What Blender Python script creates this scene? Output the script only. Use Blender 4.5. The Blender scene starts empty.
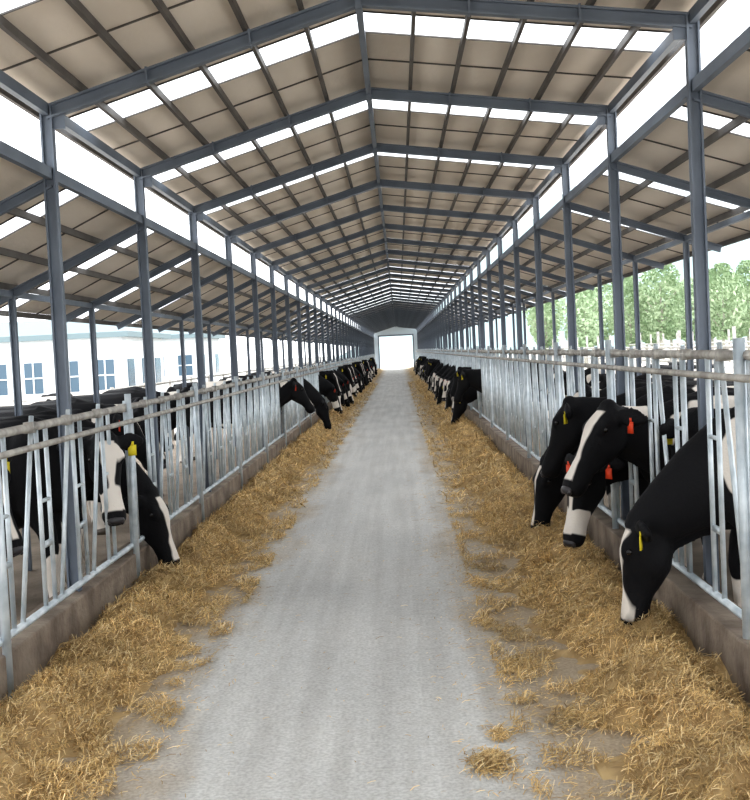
import bpy, math, random
import numpy as np
from mathutils import Vector, Matrix, noise

random.seed(7); rng=np.random.default_rng(7)
sc=bpy.context.scene
try:
    sc.view_settings.view_transform='Standard'
    sc.view_settings.look='Medium High Contrast'
except Exception: pass

# ------------------------------------------------------------------ materials
def mat(name,col,rough=.6,metal=0.0,spec=None):
    m=bpy.data.materials.new(name); m.use_nodes=True
    b=m.node_tree.nodes['Principled BSDF']
    b.inputs['Base Color'].default_value=(*col,1); b.inputs['Roughness'].default_value=rough
    b.inputs['Metallic'].default_value=metal
    if spec is not None: b.inputs['Specular IOR Level'].default_value=spec
    return m
def nd(m,t,**k):
    n=m.node_tree.nodes.new(t)
    for a,v in k.items(): setattr(n,a,v)
    return n
def varied(name,c1,c2,scale=5,rough=.6,metal=0.0,bump=0.0,bscale=40,stretch=(1,1,1)):
    m=mat(name,c1,rough,metal); N=m.node_tree; L=N.links; b=N.nodes['Principled BSDF']
    tc=nd(m,'ShaderNodeTexCoord'); mp=nd(m,'ShaderNodeMapping'); mp.inputs['Scale'].default_value=stretch
    L.new(tc.outputs['Object'],mp.inputs['Vector'])
    no=nd(m,'ShaderNodeTexNoise'); no.inputs['Scale'].default_value=scale; no.inputs['Detail'].default_value=6
    L.new(mp.outputs[0],no.inputs['Vector'])
    r=nd(m,'ShaderNodeValToRGB'); r.color_ramp.elements[0].position=.35; r.color_ramp.elements[1].position=.65
    r.color_ramp.elements[0].color=(*c1,1); r.color_ramp.elements[1].color=(*c2,1)
    L.new(no.outputs['Fac'],r.inputs[0]); L.new(r.outputs[0],b.inputs['Base Color'])
    if bump:
        n2=nd(m,'ShaderNodeTexNoise'); n2.inputs['Scale'].default_value=bscale; n2.inputs['Detail'].default_value=4
        L.new(mp.outputs[0],n2.inputs['Vector'])
        bp=nd(m,'ShaderNodeBump'); bp.inputs['Strength'].default_value=bump; bp.inputs['Distance'].default_value=.02
        L.new(n2.outputs['Fac'],bp.inputs['Height']); L.new(bp.outputs[0],b.inputs['Normal'])
    return m

M_steel=varied('blue_grey_painted_steel',(.135,.16,.20),(.18,.21,.255),3,.5,.1)
M_purlin=varied('purlin_steel',(.09,.08,.075),(.13,.12,.11),4,.6,.1)
M_roof=varied('roof_panel_underside',(.68,.61,.53),(.78,.71,.63),2.2,.8,0,.15,30,(1,.4,1))
M_galv=varied('galvanised_pipe',(.42,.48,.52),(.62,.67,.70),9,.42,.35)
M_galv2=varied('weathered_pipe',(.27,.255,.235),(.50,.48,.44),9,.5,.3)
M_curb=varied('curb_concrete',(.15,.115,.09),(.29,.24,.19),4,.9,0,.5,30)
M_pen=varied('pen_floor_dirt',(.15,.12,.09),(.24,.195,.15),2,.95,0,.5,20)
M_out=varied('outside_ground',(.50,.47,.42),(.62,.60,.55),.4,.95)
M_white=varied('white_plaster',(.66,.69,.72),(.76,.78,.80),1,.8)
M_glass=mat('window_glass',(.07,.12,.17),.15)
M_tealroof=mat('grey_roof_sheet',(.17,.23,.25),.6)
M_hill=varied('hazy_hill',(.27,.36,.37),(.33,.42,.41),.02,1,0)  # distance haze is painted in as a pale blue-green hill colour
M_leaf=varied('hazy_foliage',(.29,.40,.24),(.46,.56,.38),.8,.9)  # leaf greens paled to stand in for haze, no volume in the air
M_trunk=mat('tree_bark',(.38,.36,.31),.9)
M_sky=bpy.data.materials.new('translucent_skylight_sheet'); M_sky.use_nodes=True
N=M_sky.node_tree; N.nodes.clear()
o=N.nodes.new('ShaderNodeOutputMaterial'); t1=N.nodes.new('ShaderNodeBsdfTranslucent'); t2=N.nodes.new('ShaderNodeBsdfTransparent'); mx=N.nodes.new('ShaderNodeMixShader')
t1.inputs[0].default_value=(.92,.94,.96,1); t2.inputs[0].default_value=(.92,.95,.98,1); mx.inputs[0].default_value=.35
N.links.new(t1.outputs[0],mx.inputs[1]); N.links.new(t2.outputs[0],mx.inputs[2]); N.links.new(mx.outputs[0],o.inputs[0])

M_floor=mat('alley_concrete',(.5,.5,.5),.85); N=M_floor.node_tree; L=N.links; b=N.nodes['Principled BSDF']
tc=nd(M_floor,'ShaderNodeTexCoord'); sep=nd(M_floor,'ShaderNodeSeparateXYZ'); L.new(tc.outputs['Object'],sep.inputs[0])
def noi(sc_,det=6,st=(1,1,1)):
    mp=nd(M_floor,'ShaderNodeMapping'); mp.inputs['Scale'].default_value=st; L.new(tc.outputs['Object'],mp.inputs[0])
    n=nd(M_floor,'ShaderNodeTexNoise'); n.inputs['Scale'].default_value=sc_; n.inputs['Detail'].default_value=det; L.new(mp.outputs[0],n.inputs['Vector']); return n.outputs['Fac']
def mth(op,a,b_=None):
    n=nd(M_floor,'ShaderNodeMath',operation=op)
    for i,v in enumerate((a,b_)):
        if v is None: continue
        if isinstance(v,(int,float)): n.inputs[i].default_value=v
        else: L.new(v,n.inputs[i])
    return n.outputs[0]
def mulcol(a,fac,ramp_in,p0,p1,dark):
    f=nd(M_floor,'ShaderNodeMix',data_type='RGBA',blend_type='MULTIPLY'); f.inputs[0].default_value=fac
    r=nd(M_floor,'ShaderNodeValToRGB'); r.color_ramp.elements[0].position=p0; r.color_ramp.elements[1].position=p1; r.color_ramp.elements[0].color=(*dark,1)
    L.new(ramp_in,r.inputs[0]); L.new(a,f.inputs[6]); L.new(r.outputs[0],f.inputs[7]); return f.outputs[2]
base=nd(M_floor,'ShaderNodeValToRGB'); base.color_ramp.elements[0].position=.3; base.color_ramp.elements[1].position=.7
base.color_ramp.elements[0].color=(.56,.56,.545,1); base.color_ramp.elements[1].color=(.69,.685,.66,1)
L.new(noi(1.6,9,(1,.35,1)),base.inputs[0])
xx=mth('ADD',sep.outputs[0],.36); ax=mth('ABSOLUTE',xx)
wob=mth('MULTIPLY',mth('SUBTRACT',noi(1.6,9,(1,.5,1)),.5),1.0)
d=mth('ADD',ax,wob)
mr=nd(M_floor,'ShaderNodeMapRange'); mr.inputs['From Min'].default_value=.62; mr.inputs['From Max'].default_value=1.0; L.new(d,mr.inputs[0])
mix=nd(M_floor,'ShaderNodeMix',data_type='RGBA'); L.new(mr.outputs[0],mix.inputs[0]); L.new(base.outputs[0],mix.inputs[6]); mix.inputs[7].default_value=(.46,.375,.27,1)
c=mulcol(mix.outputs[2],.5,noi(55,8),.38,.6,(.55,.55,.55))
c=mulcol(c,.3,noi(14,8),.38,.58,(.76,.75,.73))
c=mulcol(c,.5,noi(5,8,(1.6,.05,1)),.38,.58,(.76,.75,.74))
c=mulcol(c,.35,noi(.7,5),.35,.6,(.87,.88,.89))
L.new(c,b.inputs['Base Color'])
bp=nd(M_floor,'ShaderNodeBump'); bp.inputs['Strength'].default_value=.5; bp.inputs['Distance'].default_value=.012; L.new(noi(60,6),bp.inputs['Height']); L.new(bp.outputs[0],b.inputs['Normal'])

M_straw=mat('straw_feed',(.5,.3,.1),.75); N=M_straw.node_tree; at=N.nodes.new('ShaderNodeVertexColor'); at.layer_name='Col'; N.links.new(at.outputs[0],N.nodes['Principled BSDF'].inputs['Base Color'])
M_coat=mat('holstein_coat',(.01,.01,.01),.7,0,.18); N=M_coat.node_tree
at=N.nodes.new('ShaderNodeAttribute'); at.attribute_name='white'
mr=N.nodes.new('ShaderNodeMapRange'); mr.inputs['From Min'].default_value=-.006; mr.inputs['From Max'].default_value=.006
N.links.new(at.outputs['Fac'],mr.inputs[0]); mi=N.nodes.new('ShaderNodeMix'); mi.data_type='RGBA'
mi.inputs[6].default_value=(.008,.008,.0095,1); mi.inputs[7].default_value=(.70,.65,.59,1)
N.links.new(mr.outputs[0],mi.inputs[0]); N.links.new(mi.outputs[2],N.nodes['Principled BSDF'].inputs['Base Color'])
nz_=N.nodes.new('ShaderNodeTexNoise'); nz_.inputs['Scale'].default_value=60; tcc=N.nodes.new('ShaderNodeTexCoord'); N.links.new(tcc.outputs['Object'],nz_.inputs['Vector'])
bb=N.nodes.new('ShaderNodeBump'); bb.inputs['Strength'].default_value=.35; bb.inputs['Distance'].default_value=.01; N.links.new(nz_.outputs['Fac'],bb.inputs['Height']); N.links.new(bb.outputs[0],N.nodes['Principled BSDF'].inputs['Normal'])
M_eye=mat('cow_eye',(.01,.008,.008),.08); M_hoof=mat('hoof',(.08,.065,.05),.6)
M_tagY=mat('ear_tag_yellow',(.75,.62,.03),.5); M_tagR=mat('ear_tag_red',(.75,.07,.02),.5); M_nose=mat('muzzle_skin',(.03,.027,.03),.3)

# ------------------------------------------------------------------ mesh builder
class MB:
    def __init__(s): s.v=[]; s.f=[]; s.m=[]
    def face(s,pts,mi=0):
        i=len(s.v); s.v+= [tuple(p) for p in pts]; s.f.append(tuple(range(i,i+len(pts)))); s.m.append(mi)
    def box(s,c,sz,mi=0,R=None):
        i=len(s.v); c=Vector(c)
        for a in(-.5,.5):
            for b_ in(-.5,.5):
                for d_ in(-.5,.5):
                    p=Vector((a*sz[0],b_*sz[1],d_*sz[2]))
                    if R is not None: p=R@p
                    s.v.append(tuple(c+p))
        for q in((0,1,3,2),(4,6,7,5),(0,4,5,1),(2,3,7,6),(0,2,6,4),(1,5,7,3)):
            s.f.append(tuple(i+k for k in q)); s.m.append(mi)
    def frame(s,p0,p1,up):
        z=(Vector(p1)-Vector(p0)).normalized(); x=z.cross(Vector(up)).normalized(); y=x.cross(z)
        return Matrix((x,z,y)).transposed()
    def bar(s,p0,p1,w,h,up=(0,0,1),mi=0,off=0):
        p0=Vector(p0);p1=Vector(p1); R=s.frame(p0,p1,up); c=(p0+p1)/2+R@Vector((0,0,off))
        s.box(c,(w,(p1-p0).length,h),mi,R)
    def ibeam(s,p0,p1,w,h,up=(0,0,1),t=.014,mi=0):
        s.bar(p0,p1,w*.12,h,up,mi); s.bar(p0,p1,w,t,up,mi,h/2-t/2); s.bar(p0,p1,w,t,up,mi,-h/2+t/2)
    def pipe(s,p0,p1,r,mi=0,seg=8):
        p0=Vector(p0);p1=Vector(p1); z=(p1-p0).normalized(); a=Vector((1,0,0)) if abs(z.x)<.9 else Vector((0,1,0))
        x=z.cross(a).normalized(); y=z.cross(x); i=len(s.v)
        for p in(p0,p1):
            for k in range(seg):
                t=2*math.pi*k/seg; s.v.append(tuple(p+x*math.cos(t)*r+y*math.sin(t)*r))
        for k in range(seg):
            n=(k+1)%seg; s.f.append((i+k,i+n,i+seg+n,i+seg+k)); s.m.append(mi)
        s.f.append(tuple(i+k for k in range(seg))[::-1]); s.m.append(mi)
        s.f.append(tuple(i+seg+k for k in range(seg))); s.m.append(mi)
    def loft(s,st,side,seg=16,ex=2.0,mi=0):
        side=Vector(side).normalized()
        i=len(s.v); n=len(st); P=[Vector(q[0]) for q in st]
        for k in range(n):
            t=(P[min(k+1,n-1)]-P[max(k-1,0)]).normalized()
            sd=(side-t*side.dot(t)).normalized(); u=sd.cross(t).normalized()
            rw,ru=st[k][1],st[k][2]
            for j in range(seg):
                a=2*math.pi*j/seg; c,sn=math.cos(a),math.sin(a)
                c=math.copysign(abs(c)**(2/ex),c); sn=math.copysign(abs(sn)**(2/ex),sn)
                s.v.append(tuple(P[k]+sd*c*rw+u*sn*ru))
        for k in range(n-1):
            for j in range(seg):
                q=(j+1)%seg; s.f.append((i+k*seg+j,i+k*seg+q,i+(k+1)*seg+q,i+(k+1)*seg+j)); s.m.append(mi)
        s.f.append(tuple(i+j for j in range(seg))[::-1]); s.m.append(mi)
        s.f.append(tuple(i+(n-1)*seg+j for j in range(seg))); s.m.append(mi)
    def ball(s,c,r,mi=0,seg=12,rings=8,R=None):
        c=Vector(c); r=Vector(r) if hasattr(r,'__len__') else Vector((r,r,r)); i=len(s.v)
        def P(x,y,z):
            p=Vector((x*r.x,y*r.y,z*r.z)); 
            if R is not None: p=R@p
            return tuple(c+p)
        s.v.append(P(0,0,1))
        for a in range(1,rings):
            th=math.pi*a/rings
            for b_ in range(seg):
                ph=2*math.pi*b_/seg; s.v.append(P(math.sin(th)*math.cos(ph),math.sin(th)*math.sin(ph),math.cos(th)))
        s.v.append(P(0,0,-1)); last=len(s.v)-1
        for b_ in range(seg):
            q=(b_+1)%seg; s.f.append((i,i+1+b_,i+1+q)); s.m.append(mi)
            for a in range(rings-2):
                s.f.append((i+1+a*seg+b_,i+1+(a+1)*seg+b_,i+1+(a+1)*seg+q,i+1+a*seg+q)); s.m.append(mi)
            s.f.append((last,i+1+(rings-2)*seg+q,i+1+(rings-2)*seg+b_)); s.m.append(mi)
    def mesh(s,name,mats,smooth=False):
        me=bpy.data.meshes.new(name); me.from_pydata(s.v,[],s.f)
        for m in mats: me.materials.append(m)
        me.polygons.foreach_set('material_index',s.m)
        if smooth: me.polygons.foreach_set('use_smooth',[True]*len(s.f))
        me.update(); return me
    def obj(s,name,mats,smooth=False):
        ob=bpy.data.objects.new(name,s.mesh(name,mats,smooth)); sc.collection.objects.link(ob); return ob

# ------------------------------------------------------------------ layout (metres)
H=1.7
XL,XR=-2.08,1.77
EL,ER=3.25,3.50
XRG,ZRG=-.14,3.79
S=2.5; Y1=6.79; N0,N1=-3,38
YA=Y1+N0*S; YB=Y1+N1*S
CL,CR=-1.99,1.50
FL,FR=-2.02,1.58
TL,TR=1.375,1.60
XOL,XOR=-3.2,2.95; ZIL,ZOL=2.91,2.40; ZIR,ZOR=3.16,2.76
def ysk(x): return -.0754*x+.12 if x<0 else -.11*x+.12

g=MB(); g.face([(CL-.02,-3,0),(CR+.02,-3,0),(CR+.02,YB+6,0),(CL-.02,YB+6,0)]); g.obj('floor',[M_floor])
g=MB()
g.face([(-5.2,-3,-.01),(CL,-3,-.01),(CL,YB,-.01),(-5.2,YB,-.01)]); g.face([(CR,-3,-.01),(4.8,-3,-.01),(4.8,YB,-.01),(CR,YB,-.01)])
g.obj('pen_floor',[M_pen])
g=MB(); g.face([(-400,-30,-.03),(400,-30,-.03),(400,600,-.03),(-400,600,-.03)]); g.obj('outside_ground',[M_out])
for nm,x0,x1 in(('feed_curb',CL-.2,CL),('feed_curb',CR,CR+.2)):
    g=MB(); yy=-3
    while yy<YB-4:
        l=4.0; g.box(((x0+x1)/2,yy+l/2,.15),(x1-x0,l-.012,.30)); yy+=l
    ob=g.obj(nm,[M_curb]); bv=ob.modifiers.new('b','BEVEL'); bv.width=.012; bv.segments=2

# portal frames
g=MB()
g.ibeam((XL,ysk(XL),0),(XL,ysk(XL),EL+.04),.06,.075,(1,0,0),.012)
g.ibeam((XR,ysk(XR),0),(XR,ysk(XR),ER+.04),.06,.075,(1,0,0),.012)
for xe,ze in((XL,EL),(XR,ER)):
    a=Vector((xe,ysk(xe),ze)); r=Vector((XRG,ysk(XRG),ZRG))
    g.ibeam(a,r,.06,.085)
    g.box((xe+(.06 if xe<0 else -.06),ysk(xe),ze-.05),(.10,.012,.10))
    for t in(.33,.66):
        p=a.lerp(r,t); g.box((p.x,p.y,p.z),(.014,.075,.10))
g.box((XRG,ysk(XRG),ZRG-.01),(.04,.07,.11))
for s_,xi,zi,xo,zo in((-1,XL,ZIL,XOL,ZOL),(1,XR,ZIR,XOR,ZOR)):
    ov=.35; sl=(zo-zi)/(xo-xi); xe=xo+s_*ov; ze=zo+sl*s_*ov
    g.ibeam((xi,ysk(xi),zi-.08),(xe,ysk(xi),ze-.08),.045,.07)
    g.ibeam((xo,ysk(xi),-.01),(xo,ysk(xi),zo-.1),.045,.055,(1,0,0),.01)
me=g.mesh('portal_frame',[M_steel])
for n in range(N0,N1+1):
    ob=bpy.data.objects.new('steel_portal_frame',me); ob.location.y=Y1+n*S; sc.collection.objects.link(ob)

roof=MB(); sk=MB(); pu=MB()
RH=.105
def slope(xa,za,xb,zb,npur,w=.19,cf=.33):
    for n in range(N0,N1):
        s0=Y1+n*S; c=s0+cf*S; h=w*S/2
        for (q0,q1,B) in((s0,c-h,roof),(c-h,c+h,sk),(c+h,s0+S,roof)):
            B.face([(xa,q0+ysk(xa),za),(xb,q0+ysk(xb),zb),(xb,q1+ysk(xb),zb),(xa,q1+ysk(xa),za)])
        for q in(c-h,c+h,s0+.72*S):
            pu.bar((xa,q+ysk(xa),za-.006),(xb,q+ysk(xb),zb-.006),.010,.010)
    for k in range(npur+1):
        t=k/npur; x=xa+(xb-xa)*t; z=za+(zb-za)*t
        pu.bar((x,YA,z-.028),(x,YB,z-.028),.025,.05)
ovl=.12
sL=(ZRG-EL)/(XRG-XL); sR=(ZRG-ER)/(XR-XRG)
slope(XL-ovl,EL-sL*ovl+RH,XRG,ZRG+RH,6); slope(XR+ovl,ER-sR*ovl+RH,XRG,ZRG+RH,6)
slL=(ZOL-ZIL)/(XOL-XL); slR=(ZOR-ZIR)/(XOR-XR)
slope(XL-.02,ZIL+.02,XOL-.4,ZOL+slL*-.4+.02,4,.14); slope(XR+.02,ZIR+.02,XOR+.4,ZOR+slR*.4+.02,4,.14)
roof.obj('ceiling',[M_roof]); sk.obj('roof_skylights',[M_sky])
pu.obj('roof_purlins',[M_purlin])
g=MB()
for x,z in((XL,EL+.02),(XR,ER+.02),(XL,ZIL-.03),(XR,ZIR-.03)): g.bar((x,YA,z),(x,YB,z),.04,.07)
g.bar((XRG,YA,ZRG+.02),(XRG,YB,ZRG+.02),.04,.07)
for x,z in((XOL,ZOL-.08),(XOR,ZOR-.08)): g.bar((x,YA,z),(x,YB,z),.035,.05)
g.obj('eave_beams',[M_steel])
g=MB()
y=YB+.1
g.face([(XL,y,3.0),(XR,y,3.0),(XR,y,ER+.1),(XRG,y,ZRG+.1),(XL,y,EL+.1)],0)
g.face([(XL,y,0),(XL+.4,y,0),(XL+.4,y,3.0),(XL,y,3.0)],0); g.face([(XR-.4,y,0),(XR,y,0),(XR,y,3.0),(XR-.4,y,3.0)],0)
for x in(XL+.4,XR-.4): g.box((x,y-.05,1.5),(.10,.1,3.0),1)
g.box(((XL+XR)/2,y-.05,3.0),(XR-XL-.7,.1,.12),1)
g.obj('wall_back',[mat('gable_sheet',(.60,.70,.78),.6),M_steel])

# ------------------------------------------------------------------ cow positions
P=.70
OFF={'L':0.0,'R':.16}
def snap(y,sd): o=OFF[sd]; return math.floor((y-o)/P)*P+.44+o
cowsR=[(6.2,'G1',0,-.05),(6.9,'U3',-.1,-.42),(7.6,'U1',0,-.10),(8.3,'M1',0,-.05),(9.0,'U2',0,-.08),(9.7,'G2',0,.0),(10.4,'U1',0,-.4)]
cowsL=[(6.7,'U2',0,-.75),(8.14,'U3',0,-.28),(8.9,'G3',0,-.32),(10.0,'U1',0,-.85),(11.4,'U2',0,-.9)]
farR=[];farL=[]
yy=22.0
while yy<84: farR.append(yy); yy+=random.choice([.7,.7,1.4]) if yy>24 else 1.4
farL=[19.0,24.3]; yy=28.5
while yy<84: farL.append(yy); yy+=random.choice([.7,.7,1.4])
occR={round(snap(c[0],'R'),2) for c in cowsR if c[3]>-.3}|{round(snap(y,'R'),2) for y in farR}
occL={round(snap(c[0],'L'),2) for c in cowsL if c[3]>-.38}|{round(snap(y,'L'),2) for y in farL}

def fence(xf,zt_,occ,s_,sd):
    g=MB(); y0,y1=2.1,YB-1; zb=.36; o=OFF[sd]
    g.pipe((xf,y0,zt_),(xf,y1,zt_),.024,1); g.pipe((xf-.05*s_,y0,zt_-.10),(xf-.05*s_,y1,zt_-.10),.018,1)
    g.pipe((xf,y0,zb),(xf,y1,zb),.020,0)
    k=math.floor(y0/P)
    if sd=='R': g.pipe((xf-.03,5.27,0.0),(xf-.03,5.27,zt_+.08),.028,0,10)
    while k*P<y1:
        y=k*P+o; seg=8 if y<25 else 5
        if k%4==0 and not(sd=='R' and y<8): g.pipe((xf-.03*s_,y-.04,0.0),(xf-.03*s_,y-.04,zt_+.10),.024,0,seg)
        g.pipe((xf,y,zb),(xf,y,zt_),.014,0,seg); g.pipe((xf,y+.17,zb),(xf,y+.17,zt_),.014,0,seg)
        c=round(y+.44,2)
        if c in occ: g.pipe((xf,y+.67,zb),(xf,y+.67,zt_+.05),.013,0,seg)
        else: g.pipe((xf,y+.30,zb),(xf,y+.64,zt_+.06),.014,0,seg)
        g.pipe((xf,y+.17,zt_-.42),(xf,y+.0,zt_-.42),.012,0,seg)
        if y<30:
            g.box((xf,y+.6,zt_),(.045,.08,.06),1)
            g.box((xf,y+.08,zb+.35),(.02,.18,.03),0)
        k+=1
    return g.obj('headlock_feed_fence',[M_galv,M_galv2],True)
fence(FL,TL,occL,-1,'L'); fence(FR,TR,occR,1,'R')
for x,zr in((-4.9,1.25),(4.6,1.45)):
    g=MB()
    for z in(.5,.85,zr): g.pipe((x,2,z),(x,YB,z),.025,0)
    y=2
    while y<YB: g.pipe((x,y,0),(x,y,zr+.05),.035,0,6); y+=2.5
    g.obj('pen_rail_fence',[M_galv2],True)
g=MB()
for x in(9,14): 
    for z in(.5,.9,1.35): g.pipe((x,16,z),(x,70,z),.04,0,6)
    y=16
    while y<70: g.pipe((x,y,-.03),(x,y,1.9),.05,0,6); y+=3
g.obj('yard_fence',[M_galv2],True)

# ------------------------------------------------------------------ cows
def make_cow(key,neck,poll,pitch,yaw,patches,tag,seed,blaze=.03,hw=1.0,voxel=.015):
    g=MB()
    body=[(-1.80,1.12,.07,.09),(-1.74,1.09,.17,.20),(-1.62,1.06,.235,.28),(-1.42,1.02,.265,.325),(-1.12,.94,.31,.395),(-.82,.925,.325,.415),(-.55,.945,.29,.40),(-.36,.985,.245,.375),(-.18,1.01,.20,.32),(-.04,1.0,.14,.24)]
    g.loft([((x,0,z),w,h) for x,z,w,h in body],(0,1,0),20,2.25)
    g.loft([((-1.7,0,1.27),.03,.05),((-1.2,0,1.285),.04,.05),((-.7,0,1.285),.04,.05),((-.38,0,1.31),.04,.07),((-.2,0,1.27),.03,.05)],(0,1,0),10)
    for s_ in(-1,1):
        g.ball((-1.44,.215*s_,1.25),(.10,.065,.07)); g.ball((-1.72,.11*s_,1.22),(.07,.05,.06))
        g.ball((-.33,.185*s_,.98),(.17,.085,.30)); g.ball((-1.48,.19*s_,.93),(.22,.10,.27))
        g.ball((-.14,.11*s_,.80),(.09,.07,.13))
        jf=-.02 if s_>0 else .05
        g.loft([((-.34,.17*s_,.95),.08,.15),((-.31,.18*s_,.75),.075,.115),((-.27+jf,.17*s_,.56),.06,.072),((-.25+jf,.165*s_,.43),.056,.060),((-.25+jf,.165*s_,.36),.043,.045),((-.255+jf,.165*s_,.2),.037,.038),((-.24+jf,.165*s_,.12),.046,.05),((-.21+jf,.165*s_,.06),.048,.058),((-.20+jf,.165*s_,0),.055,.07)],(0,1,0),12)
        jh=.06*s_
        g.loft([((-1.47,.18*s_,1.0),.10,.21),((-1.40,.20*s_,.78),.10,.17),((-1.42+jh*.4,.19*s_,.62),.075,.11),((-1.55+jh,.175*s_,.49),.055,.07),((-1.60+jh,.17*s_,.42),.045,.055),((-1.575+jh,.17*s_,.28),.038,.042),((-1.56+jh,.17*s_,.13),.047,.05),((-1.52+jh,.17*s_,.06),.05,.06),((-1.51+jh,.17*s_,0),.056,.072)],(0,1,0),12)
        for t in(-1.33,-1.22): g.ball((t,.07*s_,.47),(.018,.018,.045))
    g.ball((-1.28,0,.60),(.19,.15,.13))
    g.loft([((-1.78,0,1.22),.03,.03),((-1.84,0,1.12),.026,.026),((-1.87,.01,.85),.02,.02),((-1.87,.02,.62),.02,.02),((-1.86,.02,.52),.035,.035),((-1.85,.02,.38),.03,.03),((-1.85,.02,.32),.012,.012)],(0,1,0),8)
    def pt(r,z,f=1.0):
        a=yaw*f
        return Vector((r,0,z)) if r<=0 else Vector((r*math.cos(a),r*math.sin(a),z))
    n=len(neck); st=[]
    for k,(r,z,w,h) in enumerate(neck):
        f=k/(n-1); st.append((pt(r,z,f),w,h))
    g.loft(st,(-math.sin(yaw*.6),math.cos(yaw*.6),0),18,1.9)
    dl=[]
    for k,(r,z,w,h) in enumerate(neck):
        f=k/(n-1); k2=min(k+1,n-1); k1=max(k-1,0)
        tx,tz=neck[k2][0]-neck[k1][0],neck[k2][1]-neck[k1][1]; m_=math.hypot(tx,tz); ux,uz=tz/m_,-tx/m_
        dl.append((pt(r,z,f)+Vector((ux*h*.95,0,uz*h*.95)),.022,.055 if 0<k<n-1 else .02))
    g.loft(dl,(-math.sin(yaw*.6),math.cos(yaw*.6),0),8)
    Pp=pt(poll[0],poll[1]); hy=yaw*1.5
    side=Vector((-math.sin(hy),math.cos(hy),0)); fw=Vector((math.cos(hy),math.sin(hy),0))
    a=fw*math.cos(pitch)+Vector((0,0,-math.sin(pitch))); nn=fw*math.sin(pitch)+Vector((0,0,math.cos(pitch)))
    RF=Matrix((a,side,nn)).transposed()
    def hp(d,l,q): return Pp+a*d+side*l+nn*q
    hs=[(-.06,.05,.045,-.015),(-.01,.085,.085,-.02),(.06,.105,.125,-.035),(.14,.108,.145,-.045),(.22,.095,.140,-.050),(.30,.077,.112,-.038),(.38,.066,.085,-.026),(.46,.068,.076,-.020),(.53,.078,.075,-.020),(.58,.070,.062,-.026),(.61,.045,.04,-.03)]
    g.loft([(hp(d,0,o_),w*1.05,h) for d,w,h,o_ in hs],side,20,2.5)
    g.ball(hp(-.02,0,.03),(.06,.075,.05),R=RF)
    g.ball(hp(.55,0,-.015),(.07,.088,.062),R=RF)
    g.ball(hp(.52,0,-.075),(.08,.05,.035),R=RF)
    for s_ in(-1,1):
        g.ball(hp(.14,.085*s_,.045),(.06,.038,.035),R=RF)
        g.ball(hp(.17,.070*s_,-.09),(.11,.040,.085),R=RF)
        e0=hp(.02,s_*.075,-.005); ed=(side*s_*1.0-nn*.38-a*.12).normalized()
        sv=(a*.85-nn*.5)
        g.loft([(e0,.028,.028),(e0+ed*.05,.05,.026),(e0+ed*.12,.074,.023),(e0+ed*.18,.062,.021),(e0+ed*.225,.036,.019),(e0+ed*.25,.016,.016)],sv,12)
    tmp=g.obj('tmp',[M_coat])
    rm=tmp.modifiers.new('r','REMESH'); rm.mode='VOXEL'; rm.voxel_size=voxel
    sm=tmp.modifiers.new('s','SMOOTH'); sm.factor=.5; sm.iterations=4
    dg=bpy.context.evaluated_depsgraph_get(); me=bpy.data.meshes.new_from_object(tmp.evaluated_get(dg)); bpy.data.objects.remove(tmp)
    V=np.empty(len(me.vertices)*3); me.vertices.foreach_get('co',V); V=V.reshape(-1,3)
    W=[]
    for v in V:
        v=Vector(v); nz=noise.noise(v*3+Vector((seed,0,0)))+.4*noise.noise(v*9+Vector((seed,5,0))); w=-1.0
        q=v-Pp; d_=q.dot(a); l=q.dot(side); nv=q.dot(nn)
        head=(-.08<d_<.7 and abs(l)<.14 and abs(nv)<.24 and v.x>-.05)
        if head:
            nb=noise.noise(v*11+Vector((seed*2,0,3)))
            wd=blaze*(1.8-1.1*math.exp(-((d_-.32)/.10)**2))
            w=min(wd-abs(l+nb*.012)+nz*.02, nv+.03, d_-.03, .53-d_)
            if hw>1:   # spread of white over the muzzle and one cheek
                w=max(w,min(.52-d_,d_-.36+nb*.06),min(.07-(q-(a*.12+side*.05+nn*.05)).length+nb*.03,.2))
        elif v.x<.1:
            w=.38+nz*.10-v.z
            if v.z<.75 and -1.4<v.x<-.6: w=max(w,.58+nz*.1-v.z)
            if v.x<-1.8 and v.z<.56: w=.1
        if not head:
            for (c,r) in patches: w=max(w,r-(v-Vector(c)).length+nz*.13)
        W.append(w)
    at=me.attributes.new('white','FLOAT','POINT'); at.data.foreach_set('value',W)
    h=MB()
    for s_ in(-1,1):
        h.ball(hp(.145,s_*.113,.028),.018,0); h.ball(hp(.60,s_*.042,.008),(.016,.016,.02),2)
        jf=-.02 if s_>0 else .05; jh=.06*s_
        for x in(-.20+jf,-1.51+jh):
            for t in(-1,1): h.loft([((x+.005,.165*s_+t*.027,.06),.026,.055),((x+.015,.165*s_+t*.029,0),.031,.075)],(0,1,0),10,2.4,1)
        if tag:
            ed=(side*s_*1.0-nn*.38-a*.12).normalized(); c=hp(.02,s_*.075,-.005)+ed*.14+fw*.02+Vector((0,0,-.06))
            R=Matrix((side,fw,Vector((0,0,1)))).transposed(); mi_={'Y':3,'R':4}[tag]
            if not(s_<0 and seed%2): 
                h.box(c,(.06,.008,.075),mi_,R); h.box(c+Vector((0,0,.048)),(.028,.008,.03),mi_,R)
    h.ball(hp(.585,0,.012),(.034,.062,.030),2,R=RF)
    me2=h.mesh('d',[M_eye,M_hoof,M_nose,M_tagY,M_tagR],True)
    o1=bpy.data.objects.new('a',me); o2=bpy.data.objects.new('b',me2); sc.collection.objects.link(o1); sc.collection.objects.link(o2)
    me.materials.clear(); me.materials.append(M_coat)
    me.polygons.foreach_set('use_smooth',[True]*len(me.polygons))
    for o_ in sc.collection.objects: o_.select_set(False)
    o1.select_set(True); o2.select_set(True); bpy.context.view_layer.objects.active=o1; bpy.ops.object.join()
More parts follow.
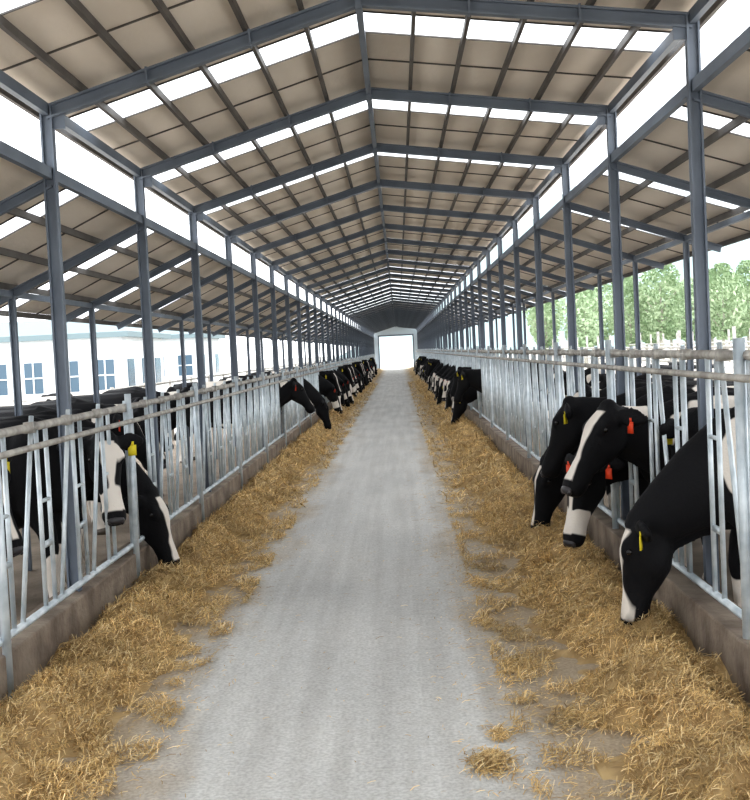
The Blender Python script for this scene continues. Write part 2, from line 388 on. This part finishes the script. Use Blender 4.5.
    res=o1.data; bpy.data.objects.remove(o1); res.name='holstein_'+key; return res

nG=[(-.34,1.02,.19,.36),(-.15,.98,.17,.31),(.03,.90,.14,.235),(.17,.80,.115,.185),(.29,.70,.10,.15),(.37,.62,.085,.115)]
nM=[(-.34,1.02,.19,.36),(-.15,1.0,.17,.30),(.04,.95,.14,.225),(.19,.89,.115,.18),(.31,.83,.10,.15),(.38,.80,.085,.115)]
nU=[(-.34,1.02,.19,.36),(-.15,1.04,.165,.29),(.02,1.07,.135,.21),(.16,1.11,.11,.165),(.27,1.15,.095,.135),(.33,1.17,.08,.11)]
rad=math.radians
COW={}
COW['G1']=make_cow('G1',nG,(.36,.70),rad(82),rad(-14),[((-.20,.22,1.12),.22),((-.06,-.18,1.08),.19),((-1.2,0,1.3),.3),((-1.0,.3,.8),.2)],'Y',3,.046)
COW['G2']=make_cow('G2',nG,(.37,.70),rad(76),rad(12),[((-.7,.2,1.2),.22),((-1.5,-.2,1.1),.3)],None,8,.016)
COW['G3']=make_cow('G3',nG,(.38,.68),rad(72),rad(-10),[((-1.1,-.25,1.1),.2),((-1.6,.1,1.2),.25)],'Y',5,.030)
COW['M1']=make_cow('M1',nM,(.37,.86),rad(74),rad(22),[((-.8,0,1.3),.35),((-1.5,.2,.9),.2)],'R',4,.022,1.2)
COW['U1']=make_cow('U1',nU,(.33,1.24),rad(56),rad(14),[((-.35,.2,1.1),.22),((-1.0,.1,1.25),.3),((.22,0,1.24),.10)],'R',12,.026)
COW['U2']=make_cow('U2',nU,(.33,1.20),rad(66),rad(-20),[((-.9,-.25,.9),.22),((-1.5,0,1.3),.25)],'Y',6,.010)
COW['U3']=make_cow('U3',nU,(.30,1.18),rad(66),rad(-42),[((-1.2,0,1.3),.25)],'Y',9,.032,1.2)
def place(key,xf,y,side,shift=0,rot=0):
    ob=bpy.data.objects.new('holstein_cow',COW[key]); sc.collection.objects.link(ob)
    sgn=1 if side=='L' else -1
    ob.location=(xf+sgn*(shift),y,-.01); ob.rotation_euler.z=(0 if side=='L' else math.pi)+rot
    return ob
for y,k,r,sh in cowsR: place(k,FR,snap(y,'R'),'R',sh,r)
for y,k,r,sh in cowsL: place(k,FL,snap(y,'L'),'L',sh,r)
for L_,xf,sd in((farR,FR,'R'),(farL,FL,'L')):
    for i,y in enumerate(L_):
        place('U1' if (sd=='L' and i==0) else random.choice(['G1','G2','G3','M1','G2','U2']),xf,snap(y,sd),sd,random.uniform(-.12,.0))
for y,sd,x in((12.5,'L',-3.2),(14.6,'L',-3.0),(16.4,'L',-3.4),(13.0,'R',2.6),(15.0,'R',2.9),(17.2,'R',2.7)):
    place(random.choice(['U1','U2']),x,y,sd,0,random.uniform(-.15,.15))

# ------------------------------------------------------------------ straw feed
def hgt(x,y,sd):
    e2=.16*noise.noise(Vector((x*2.2,y*1.8,21)))+.10*noise.noise(Vector((x*6,y*5,25)))
    if sd=='L': t=(x-CL)/(.62+.10*noise.noise(Vector((y*.7,3,0))))+e2
    else: t=(CR-x)/(.78+.14*noise.noise(Vector((y*.6,7,0))))+e2
    if t>=1: return -.02
    t=max(t,0)
    pr=.10*(1-t)**.7+.07*math.exp(-((t-.38)/.22)**2)
    if t<.2: pr*=.45+t*2.75
    nz=noise.noise(Vector((x*3.2,y*2.6,0)))*.095+noise.noise(Vector((x*8,y*7,4)))*.05+noise.noise(Vector((x*20,y*18,2)))*.018
    return pr*min(1,(1-t)*3)+nz*min(1,(1-t)*4)
base_cols=np.array([(.74,.54,.26),(.57,.39,.17),(.84,.67,.39),(.38,.25,.11),(.66,.47,.21),(.49,.355,.175)])
def straw(sd):
    xs=np.linspace(CL,CL+1.0,34) if sd=='L' else np.linspace(CR-1.1,CR,36)
    ys=[]; y=2.5
    while y<YB: ys.append(y); y+=.035 if y<10 else (.1 if y<25 else .5)
    verts=[];cols=[]
    for y in ys:
        for x in xs:
            z=hgt(x,y,sd); verts.append((x,y,z)); n_=min(1,max(0,noise.noise(Vector((x*9,y*9,5)))*.9+.5))
            c=base_cols[3]*.7*(1-n_)+base_cols[5]*n_; cols.append((c[0],c[1],c[2],1))
    nx=len(xs); faces=[(j*nx+i,j*nx+i+1,(j+1)*nx+i+1,(j+1)*nx+i) for j in range(len(ys)-1) for i in range(nx-1)]
    def add(x,y,z,l,w,tilt):
        a=random.uniform(0,math.pi*2); e=random.gauss(0,tilt); dx,dy,dz=math.cos(a)*math.cos(e),math.sin(a)*math.cos(e),abs(math.sin(e))
        px,py=-math.sin(a),math.cos(a); b0=random.uniform(-.25,.25)
        tone=1+.35*noise.noise(Vector((x*2.5,y*2.0,33)))
        i=len(verts); c=base_cols[random.randrange(6)]*random.uniform(.7,1.25)*tone
        for t,bend in((-.5,0),(0,b0*l*.5),(.5,0)):
            for s_ in(-1,1):
                verts.append((x+dx*l*t+px*(bend+s_*w/2),y+dy*l*t+py*(bend+s_*w/2),z+dz*l*(t+.5)+ (.004 if t==0 else 0)+s_*w*.2)); cols.append((c[0],c[1],c[2],1))
        faces.append((i,i+1,i+3,i+2)); faces.append((i+2,i+3,i+5,i+4))
    for (y0,y1,n,sc_) in((3.6,7,36000,.85),(7,12,28000,1.1),(12,24,18000,1.8),(24,60,12000,3.2)):
        for _ in range(n):
            y=random.uniform(y0,y1); t=random.random()**.85
            x=(CL+.02+t*.85) if sd=='L' else (CR-.02-t*1.05)
            m_=noise.noise(Vector((x*4,y*3,11)))
            z=hgt(x,y,sd)
            if z<.012:
                if m_<.0 or random.random()>.55: continue
                z=max(z,.003)
            add(x,y,z+random.uniform(0,.018),random.uniform(.02,.08)*min(sc_,1.7),.0032*sc_*random.uniform(.6,1.4),.45)
    if sd=='R':
        for (cx,cy,r,n) in((.30,4.62,.085,900),(.36,4.95,.05,200),(.55,6.0,.10,350),(.5,8.2,.10,300),(.7,5.1,.12,500),(.42,7.0,.06,80)):
            for _ in range(n):
                q=random.gauss(0,.5)*r; q2=random.gauss(0,.5)*r*1.6; d_=math.hypot(q/r,q2/r/1.6)
                add(cx+q,cy+q2,.004+.03*max(0,1-d_)*random.random(),random.uniform(.02,.07),.003,.3)
        for _ in range(3200): 
            y=4+abs(random.gauss(0,8)); add(CR-.80-abs(random.gauss(0,.25)),y,.004,random.uniform(.015,.06),.0032,.1)
    else:
        for _ in range(2200):
            y=4+abs(random.gauss(0,8)); add(CL+.58+abs(random.gauss(0,.20)),y,.004,random.uniform(.015,.06),.0032,.1)
        for _ in range(350):
            add(random.uniform(-1.2,.6),4+abs(random.gauss(0,9)),.003,random.uniform(.01,.04),.003,.05)
    me=bpy.data.meshes.new('straw'); me.from_pydata(verts,[],faces); me.materials.append(M_straw)
    ca=me.color_attributes.new('Col','FLOAT_COLOR','POINT'); ca.data.foreach_set('color',np.array(cols,dtype=np.float32).ravel())
    ob=bpy.data.objects.new('straw_feed_pile',me); sc.collection.objects.link(ob)
straw('L'); straw('R')

# ------------------------------------------------------------------ background
def building(name,x0,x1,y0,dep,hh,nwin,zc,wh):
    g=MB(); g.box(((x0+x1)/2,y0+dep/2,hh/2),(x1-x0,dep,hh),0)
    g.box(((x0+x1)/2,y0+dep/2,hh+.12),(x1-x0+.8,dep+.8,.24),2)
    a=[(x0-.4,y0-.4,hh+.24),(x1+.4,y0-.4,hh+.24),(x1+.4,y0+dep+.4,hh+.24),(x0-.4,y0+dep+.4,hh+.24)]
    r0=(x0+2,y0+dep/2,hh+1.1); r1=(x1-2,y0+dep/2,hh+1.1)
    g.face([a[0],a[1],r1,r0],2); g.face([a[1],a[2],r1],2); g.face([a[2],a[3],r0,r1],2); g.face([a[3],a[0],r0],2)
    w=(x1-x0)/nwin
    for i in range(nwin):
        c=x0+w*(i+.5); g.box((c,y0-.01,zc),(w*.5,.06,wh),1); g.box((c,y0-.05,zc),(.06,.06,wh),0); g.box((c,y0-.05,zc),(w*.5,.06,.06),0)
        g.box((c,y0-.08,zc-wh/2-.05),(w*.58,.16,.08),0)
    for i in range(3):
        c=y0+dep*(i+.5)/3; g.box((x1+.01,c,zc),(.06,dep*.14,wh),1)
    g.obj(name,[M_white,M_glass,M_tealroof])
building('white_farm_building',-24,-12.5,52,9,2.9,7,1.2,1.4)
building('white_farm_building',-18.5,-11.8,68,8,3.0,4,1.4,1.2)
g=MB(); nx,ny=60,12
for j in range(ny+1):
    for i in range(nx+1):
        x=-20+i*5; y=200+j*14; t=j/ny
        g.v.append((x,y,-1+50*math.sin(min(1,t*1.3)*math.pi/2)*(.55+.45*math.sin((x+30)*.012))*min(1,max(0,(x+20)/70))+3*noise.noise(Vector((x*.05,y*.05,0)))*t))
for j in range(ny):
    for i in range(nx): g.f.append((j*(nx+1)+i,j*(nx+1)+i+1,(j+1)*(nx+1)+i+1,(j+1)*(nx+1)+i)); g.m.append(0)
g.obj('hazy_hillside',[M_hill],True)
def tree_mesh(seed):
    r=random.Random(seed); g=MB()
    g.loft([((0,0,-.05),.16,.16),((.05,0,1.2),.11,.11),((0,.05,2.6),.07,.07),((0,0,4.6),.03,.03)],(0,1,0),8,2,1)
    for k in range(7):
        a=r.uniform(0,6.28); z=r.uniform(1.6,3.6); g.pipe((0,0,z),(math.cos(a)*1.0,math.sin(a)*1.0,z+.9),.03,1,5)
    for k in range(1700):
        z=r.uniform(1.3,6.2); R=1.5*math.sin(math.pi*min(1,(z-1.0)/5.4))**.7; a=r.uniform(0,6.28); q=R*math.sqrt(r.random())
        c=Vector((math.cos(a)*q,math.sin(a)*q,z)); u=Vector((r.gauss(0,1),r.gauss(0,1),r.gauss(0,1))).normalized(); w=u.orthogonal().normalized(); s_=r.uniform(.10,.2)
        g.face([c-u*s_,c+w*s_*.6,c+u*s_,c-w*s_*.6],0)
    return g.mesh('tree',[M_leaf,M_trunk])
TM=[tree_mesh(i) for i in range(3)]
i=0
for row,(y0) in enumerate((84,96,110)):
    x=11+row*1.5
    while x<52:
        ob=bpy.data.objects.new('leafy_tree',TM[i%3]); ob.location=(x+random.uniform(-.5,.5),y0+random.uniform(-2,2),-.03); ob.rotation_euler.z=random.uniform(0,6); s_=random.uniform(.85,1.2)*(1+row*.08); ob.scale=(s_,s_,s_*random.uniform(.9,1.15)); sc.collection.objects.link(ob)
        x+=random.uniform(2.0,3.6); i+=1

# ------------------------------------------------------------------ light
w=bpy.data.worlds.new('overcast_sky'); sc.world=w; w.use_nodes=True
bg=w.node_tree.nodes['Background']; bg.inputs[0].default_value=(.95,.975,1.0,1); bg.inputs[1].default_value=3.0
sun=bpy.data.lights.new('sun','SUN'); sun.energy=1.0; sun.angle=rad(25); sun.color=(1,.97,.92)
so=bpy.data.objects.new('sun',sun); so.rotation_euler=(rad(35),rad(15),0); sc.collection.objects.link(so)

# ------------------------------------------------------------------ camera
cam=bpy.data.cameras.new('camera'); cam.sensor_fit='HORIZONTAL'; cam.sensor_width=36; cam.lens=36*1150/750; cam.clip_end=2000
co=bpy.data.objects.new('camera',cam); sc.collection.objects.link(co)
roll=rad(2.75); u,v=23,50
pu_=u*math.cos(roll)+v*math.sin(roll); pv=-u*math.sin(roll)+v*math.cos(roll)
R=Matrix.Rotation(math.atan(pu_/1150),4,'Z')@Matrix.Rotation(math.pi/2-math.atan(pv/1150),4,'X')@Matrix.Rotation(-roll,4,'Z')
co.matrix_world=Matrix.Translation((0,0,H))@R
sc.camera=co
